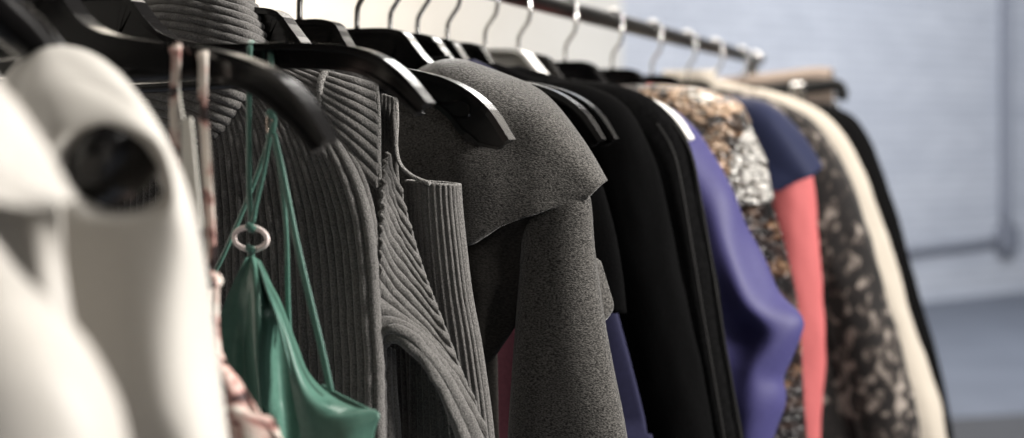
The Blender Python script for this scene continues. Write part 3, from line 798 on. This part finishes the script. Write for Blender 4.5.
V, Fc = tube(P, .0019, .0019, 8); mesh_obj('strap_knot', V, Fc, M['floral'], t)
strap([(208, 284, -.010), (207, 300, -.010), (208, 322, -.010), (214, 345, -.010), (221, 362, -.010)], Y, .0030, .0018, 'strap', 'floral', t)
strap([(216, 284, -.012), (216, 310, -.012), (217, 335, -.012), (220, 356, -.011), (226, 372, -.010)], Y, .0014, .0014, 'piping', 'floral', t)
fl = pix([[(192, 318, -.004), (202, 330, -.010), (211, 346, -.012), (221, 360, -.010)], [(185, 350, -.006), (206, 362, -.014), (225, 374, -.016), (242, 388, -.010)],
          [(180, 385, -.006), (206, 396, -.014), (232, 404, -.016), (258, 414, -.010)], [(178, 440, -.006), (208, 440, -.014), (244, 440, -.016), (282, 442, -.008)],
          [(170, 640, -.006), (210, 640, -.014), (256, 640, -.016), (300, 640, -.006)]], Y)
G = wrinkle(grid(fl, 50, 80), .002, (50, 50, 30), 2.)
solid(mesh_obj('body', G, gfaces(80, 50), M['floral'], t), .0012)
e = cr([at(a, b, Y + c) for a, b, c in [(214, 346, -.0125), (225, 364, -.0125), (243, 388, -.0115), (260, 415, -.0115), (284, 443, -.0095)]], 40)
V, Fc = tube(e, .0008, .0008, 8); mesh_obj('piping', V, Fc, M['floral'], t)
# white paper tag on the strap
Yt = Y - .028
tg = thing('swing_tag', 'narrow white swing tag hanging beside the floral straps', 'tag', at(190, 120, Yt))
rows = pix([[(181, 120, .002), (184, 119, .001), (188, 118, 0), (192, 118, .0)], [(182, 160, .002), (187, 160, .001), (192, 160, 0), (196, 160, 0)], [(184, 228, .002), (190, 229, .001), (197, 229, 0), (203, 229, 0)]], Yt)
G = grid(rows, 10, 20); solid(mesh_obj('card', G, gfaces(20, 10), M['paper'], tg), .0006)
V, Fc = tube(cr([at(a, b, Yt + c) for a, b, c in [(184, 122, 0), (180, 100, .010), (178, 80, .016)]], 16), .0004, .0004, 6); mesh_obj('string', V, Fc, M['paper'], tg)

# ------------------------------------------------------------------ white garments in front
Y = .40
hb = thing('broad_hanger', 'broad glossy black coat hanger whose end fills the white armhole', 'hanger', (XR, Y, ZR))
path = cr([at(-215, -100, Y), at(-150, -85, Y), at(-70, -45, Y), at(0, 12, Y + .014), at(45, 56, Y + .020), at(72, 112, Y + .018), at(102, 140, Y - .003), at(126, 182, Y - .012)], 60)
V, Fc = tube(path, np.interp(np.linspace(0, 1, 60), [0, .3, .80, .92, .97, 1], [.014, .012, .0070, .0195, .0185, .009]), np.interp(np.linspace(0, 1, 60), [0, .80, .92, .97, 1], [.008, .006, .0165, .0160, .008]), 24)
pathL = path.copy(); pathL[:, 0] = 2 * XR - pathL[:, 0]
VL, FL = tube(pathL, np.interp(np.linspace(0, 1, 60), [0, .3, .80, .92, .97, 1], [.014, .012, .0070, .0195, .0185, .009]), np.interp(np.linspace(0, 1, 60), [0, .80, .92, .97, 1], [.008, .006, .0165, .0160, .008]), 24)
V, Fc = join([(V, Fc), (VL, FL)]); mesh_obj('hanger_body', V, Fc, M['plastic'], hb)
hp = [(0, 0, -.052), (0, 0, -.045), (.003, 0, -.036), (.010, 0, -.026), (.0135, 0, -.014)] + [(.0122 * math.cos(a), 0, .0122 * math.sin(a)) for a in np.linspace(-.35, math.pi + .25, 14)]
V, Fc = tube(cr(hp, 60) + np.array([XR, Y, ZR]), .0022, .0022, 10); mesh_obj('hook', V, Fc, M['steel_dark'], hb)

t = thing('white_dress', 'white sleeveless dress with a round armhole filled by the black hanger end', 'dress', (XR, Y, ZR - .12))
ring_d = [
  # hole rim inside, rim, bulge, outline, back   (angles: right, lower right, bottom, lower left, left, upper left, top, upper right)
  [(166, 182, -.010), (157, 202, -.012), (124, 212, -.014), (94, 203, -.014), (72, 170, -.012), (81, 146, -.008), (111, 135, -.006), (148, 149, -.008)],
  [(172, 186, -.018), (162, 209, -.020), (124, 218, -.022), (89, 209, -.022), (63, 171, -.022), (73, 140, -.019), (109, 128, -.015), (154, 144, -.016)],
  [(175, 188, -.019), (169, 216, -.022), (128, 232, -.025), (84, 222, -.026), (56, 168, -.026), (64, 130, -.023), (106, 121, -.018), (157, 141, -.017)],
  [(183, 192, -.012), (184, 250, -.018), (140, 300, -.024), (70, 270, -.026), (40, 160, -.028), (46, 104, -.017), (86, 92, -.011), (150, 126, -.012)],
  [(188, 198, .0), (197, 300, -.006), (160, 400, -.020), (60, 360, -.024), (24, 170, -.027), (26, 92, -.008), (62, 64, .004), (136, 98, -.003)],
  [(189, 210, .010), (211, 360, .006), (190, 480, -.014), (50, 480, -.020), (8, 200, -.022), (20, 88, .006), (52, 50, .018), (126, 80, .012)],
  [(190, 240, .020), (227, 480, .014), (236, 760, -.004), (20, 760, -.014), (-40, 300, -.008), (-10, 110, .022), (44, 54, .030), (122, 84, .026)],
  [(185, 260, .028), (222, 520, .022), (232, 800, .006), (0, 800, .0), (-60, 320, .008), (-30, 140, .030), (44, 66, .036), (118, 92, .036)]]
ctrl = pix(ring_d, Y)
G = grid(ctrl, 120, 90, True)
G = wrinkle(G, .0025, (30, 30, 10), 3., True, np.clip((np.linspace(0, 1, 90) - .3) * 2, 0, 1)[:, None] * np.ones((1, 120)))
solid(mesh_obj('body', G, gfaces(90, 120, True), M['white'], t), .0014)
rim = cr([at(a, b, Y + c) for a, b, c in ring_d[1]], 80, True)
V, Fc = tube(rim, .0016, .0016, 10, closed=True); mesh_obj('armhole_binding', V, Fc, M['whiteseam'], t)
# shoulder seam band
e = G[44, 64:104]
V, Fc = tube(e, .0010, .0008, 8); mesh_obj('shoulder_seam', V, Fc, M['whiteseam'], t)

# nearest white blouse
Y = .285
t = thing('white_blouse', 'blurred white blouse nearest the viewer at lower left', 'blouse', (XR, Y, ZR - .12))
rows = pix([[(-150, 10, .03), (-90, 30, .03), (-30, 70, .03), (10, 110, .028), (36, 150, .024), (56, 196, .018)],
            [(-150, 0, .0), (-90, 20, .0), (-30, 60, .004), (14, 104, .008), (44, 148, .010), (72, 200, .010)],
            [(-160, 60, -.02), (-100, 80, -.02), (-40, 110, -.018), (0, 140, -.012), (30, 176, -.004), (62, 204, .004)],
            [(-170, 160, -.026), (-110, 175, -.026), (-55, 190, -.024), (-15, 200, -.018), (16, 206, -.008), (46, 208, .002)]], Y)
G = grid(rows, 60, 50); solid(mesh_obj('shoulder_cap', G, gfaces(50, 60), M['white_blouse'], t), .0014)
rows = pix([[(-170, 170, .01), (-110, 180, .008), (-60, 200, .004), (-20, 225, .004), (4, 250, .012), (-10, 262, .024)],
            [(-170, 260, -.010), (-110, 262, -.012), (-50, 272, -.012), (10, 290, -.006), (48, 305, .008), (36, 318, .026)],
            [(-170, 340, -.018), (-110, 344, -.022), (-40, 346, -.022), (40, 352, -.012), (88, 362, .006), (80, 374, .028)],
            [(-170, 440, -.022), (-110, 440, -.026), (-30, 440, -.026), (70, 440, -.014), (126, 438, .006), (120, 446, .030)],
            [(-170, 620, -.022), (-110, 620, -.026), (-20, 620, -.026), (90, 620, -.014), (156, 620, .006), (150, 630, .030)]], Y - .01)
G = wrinkle(grid(rows, 60, 70), .004, (26, 26, 26), 7.)
solid(mesh_obj('sleeve', G, gfaces(70, 60), M['white_blouse'], t), .0014)
rows = pix([[(-160, 120, .02), (-80, 150, .02), (-10, 185, .02), (30, 200, .02), (60, 208, .02)], [(-160, 260, .02), (-80, 262, .018), (-10, 268, .020), (34, 272, .016), (66, 276, .022)],
            [(-160, 440, .02), (-80, 440, .018), (-10, 440, .022), (50, 440, .016), (92, 440, .024)], [(-160, 640, .02), (-80, 640, .018), (-10, 640, .022), (60, 640, .016), (110, 640, .024)]], Y + .02)
G = wrinkle(grid(rows, 60, 60), .006, (34, 34, 5), 4.); solid(mesh_obj('body', G, gfaces(60, 60), M['white_blouse'], t), .0014)
ha = thing('broad_hanger', 'glossy black hanger of the nearest white blouse at the left edge', 'hanger', (XR, Y, ZR))
px0 = at(56, 196, Y)
path = cr([(XR, Y, ZR - .055), (XR + .04, Y, ZR - .060), (XR + .09, Y + .004, ZR - .088), (XR + .15, Y + .010, ZR - .122), (XR + .195, Y + .014, ZR - .150)], 50)
pathL = path.copy(); pathL[:, 0] = 2 * XR - pathL[:, 0]
V, Fc = join([tube(path, .010, .006, 20), tube(pathL, .010, .006, 20)]); mesh_obj('hanger_body', V, Fc, M['plastic'], ha)
V, Fc = tube(cr(hp, 60) + np.array([XR, Y, ZR]), .0022, .0022, 10); mesh_obj('hook', V, Fc, M['steel_dark'], ha)

# ------------------------------------------------------------------ trousers on a clamp hanger at the end
Y = 2.27
th_ = thing('trouser_hanger', 'black bar hanger with hooked end and metal clip behind the cream coat', 'hanger', (XR, Y, ZR))
e = cr([at(a, b, Y - .034) for a, b in [(640, 99), (700, 97), (760, 92), (815, 87), (830, 85), (838, 86), (842, 93), (840, 100)]], 50)
V, Fc = tube(e, .0105, .006, 12); mesh_obj('bar', V, Fc, M['matte_black'], th_)
c = np.array(at(798, 92, Y - .046)); V, Fc = box(c, (.026, .014, .032)); bevel(mesh_obj('clip', V, Fc, M['chrome'], th_, smooth=False, label='metal clip'), .004)
e = cr([at(a, b, Y + .004) for a, b in [(640, 112), (720, 108), (790, 108), (838, 106)]], 20); V, Fc = tube(e, .007, .006, 10); mesh_obj('lower_bar', V, Fc, M['plastic'], th_)
V, Fc = tube(cr([(p[0], p[1], p[2]) for p in hp], 60) * np.array([1, 1, 1]) + np.array([XR, Y, ZR]), .0022, .0022, 10); mesh_obj('hook', V, Fc, M['chrome'], th_)
V, Fc = tube([(XR, Y, ZR - .05), (XR, Y, ZR - .075), np.array(at(735, 93, Y))], .004, None, 8); mesh_obj('stem', V, Fc, M['plastic'], th_)
tr = thing('folded_trousers', 'taupe trousers folded over the bar hanger at the rail end', 'trousers', (XR, Y, ZR - .05))
prof = [at(a, b, Y) for a, b in [(700, 82), (735, 79), (780, 74), (815, 70), (832, 71)]]
rows = []
for dy, dz in ((.022, -.45), (.022, -.05), (.016, -.006), (0, .002), (-.016, -.006), (-.020, -.016)):
    rows.append([(p[0], p[1] + dy, p[2] + dz) for p in prof])
G = grid(rows, 40, 60); solid(mesh_obj('folded_leg', G, gfaces(60, 40), M['taupe'], tr), .006)
rows = []
for dy, dz in ((-.012, -.045), (-.014, -.07), (-.018, -.3), (-.018, -.45)):
    rows.append([(p[0] - .06, p[1] + dy, p[2] + dz) for p in prof])
G = grid(rows, 30, 30); solid(mesh_obj('trouser_leg', G, gfaces(30, 30), M['taupe'], tr), .006)

# ------------------------------------------------------------------ light
def area(name, loc, target, size, power, color=(1, 1, 1), sy=None):
    l = bpy.data.lights.new(name, 'AREA'); l.energy = power; l.color = color
    l.shape = 'RECTANGLE'; l.size = size; l.size_y = sy or size
    o = bpy.data.objects.new(name, l); COL.objects.link(o); o.location = loc
    o.rotation_euler = (Vector(target) - Vector(loc)).to_track_quat('-Z', 'Y').to_euler()
    return o
area('window_light', (1.95, .92, 2.35), (-.3, .85, 1.38), 0.7, 160, (1.0, .97, .93))
area('front_fill', (.8, -.7, 3.0), (-.4, .6, 1.4), 0.8, 7, (1.0, .96, .91))  # added fill from the camera side, lifts straps and white fronts
area('ceiling_lamp', (-.7, 1.3, 3.3), (-.5, 1.0, 1.5), .9, 34, (1.0, .95, .88))
area('back_light', (-1.0, 4.8, 3.4), (-.4, .8, 1.4), 1.2, 26, (1.0, .97, .93), .7)  # added back light for bright hanger edges and rims
area('wall_fill', (-1.5, 3.6, 3.7), (-2.9, 4.5, 1.7), 3.0, 270, (1.0, .93, .84), 5.)  # added unseen light that brightens the cream wall
area('room_lamp', (1.6, 7.4, 4.4), (1.5, 11., .8), 3.0, 430, (.94, .965, 1.0))

w = bpy.data.worlds.new('room_air'); SC.world = w; w.use_nodes = True
w.node_tree.nodes['Background'].inputs[0].default_value = (.92, .95, 1.0, 1)
w.node_tree.nodes['Background'].inputs[1].default_value = .015

# ------------------------------------------------------------------ camera
cam = bpy.data.cameras.new('camera'); co = bpy.data.objects.new('camera', cam); COL.objects.link(co)
cam.sensor_width = 36; cam.lens = F / 1024 * 36
cam.shift_y = -(219 - HOR) / 1024
cam.clip_start = .02
co.location = (0, 0, ZC); co.rotation_euler = (math.pi / 2, 0, PHI)
cam.dof.use_dof = True; cam.dof.focus_distance = .84; cam.dof.aperture_fstop = 4.1
SC.camera = co
SC.view_settings.view_transform = 'Standard'; SC.view_settings.look = 'None'
SC.view_settings.gamma = 1; SC.view_settings.exposure = 0.; SC.view_settings.use_curve_mapping = False
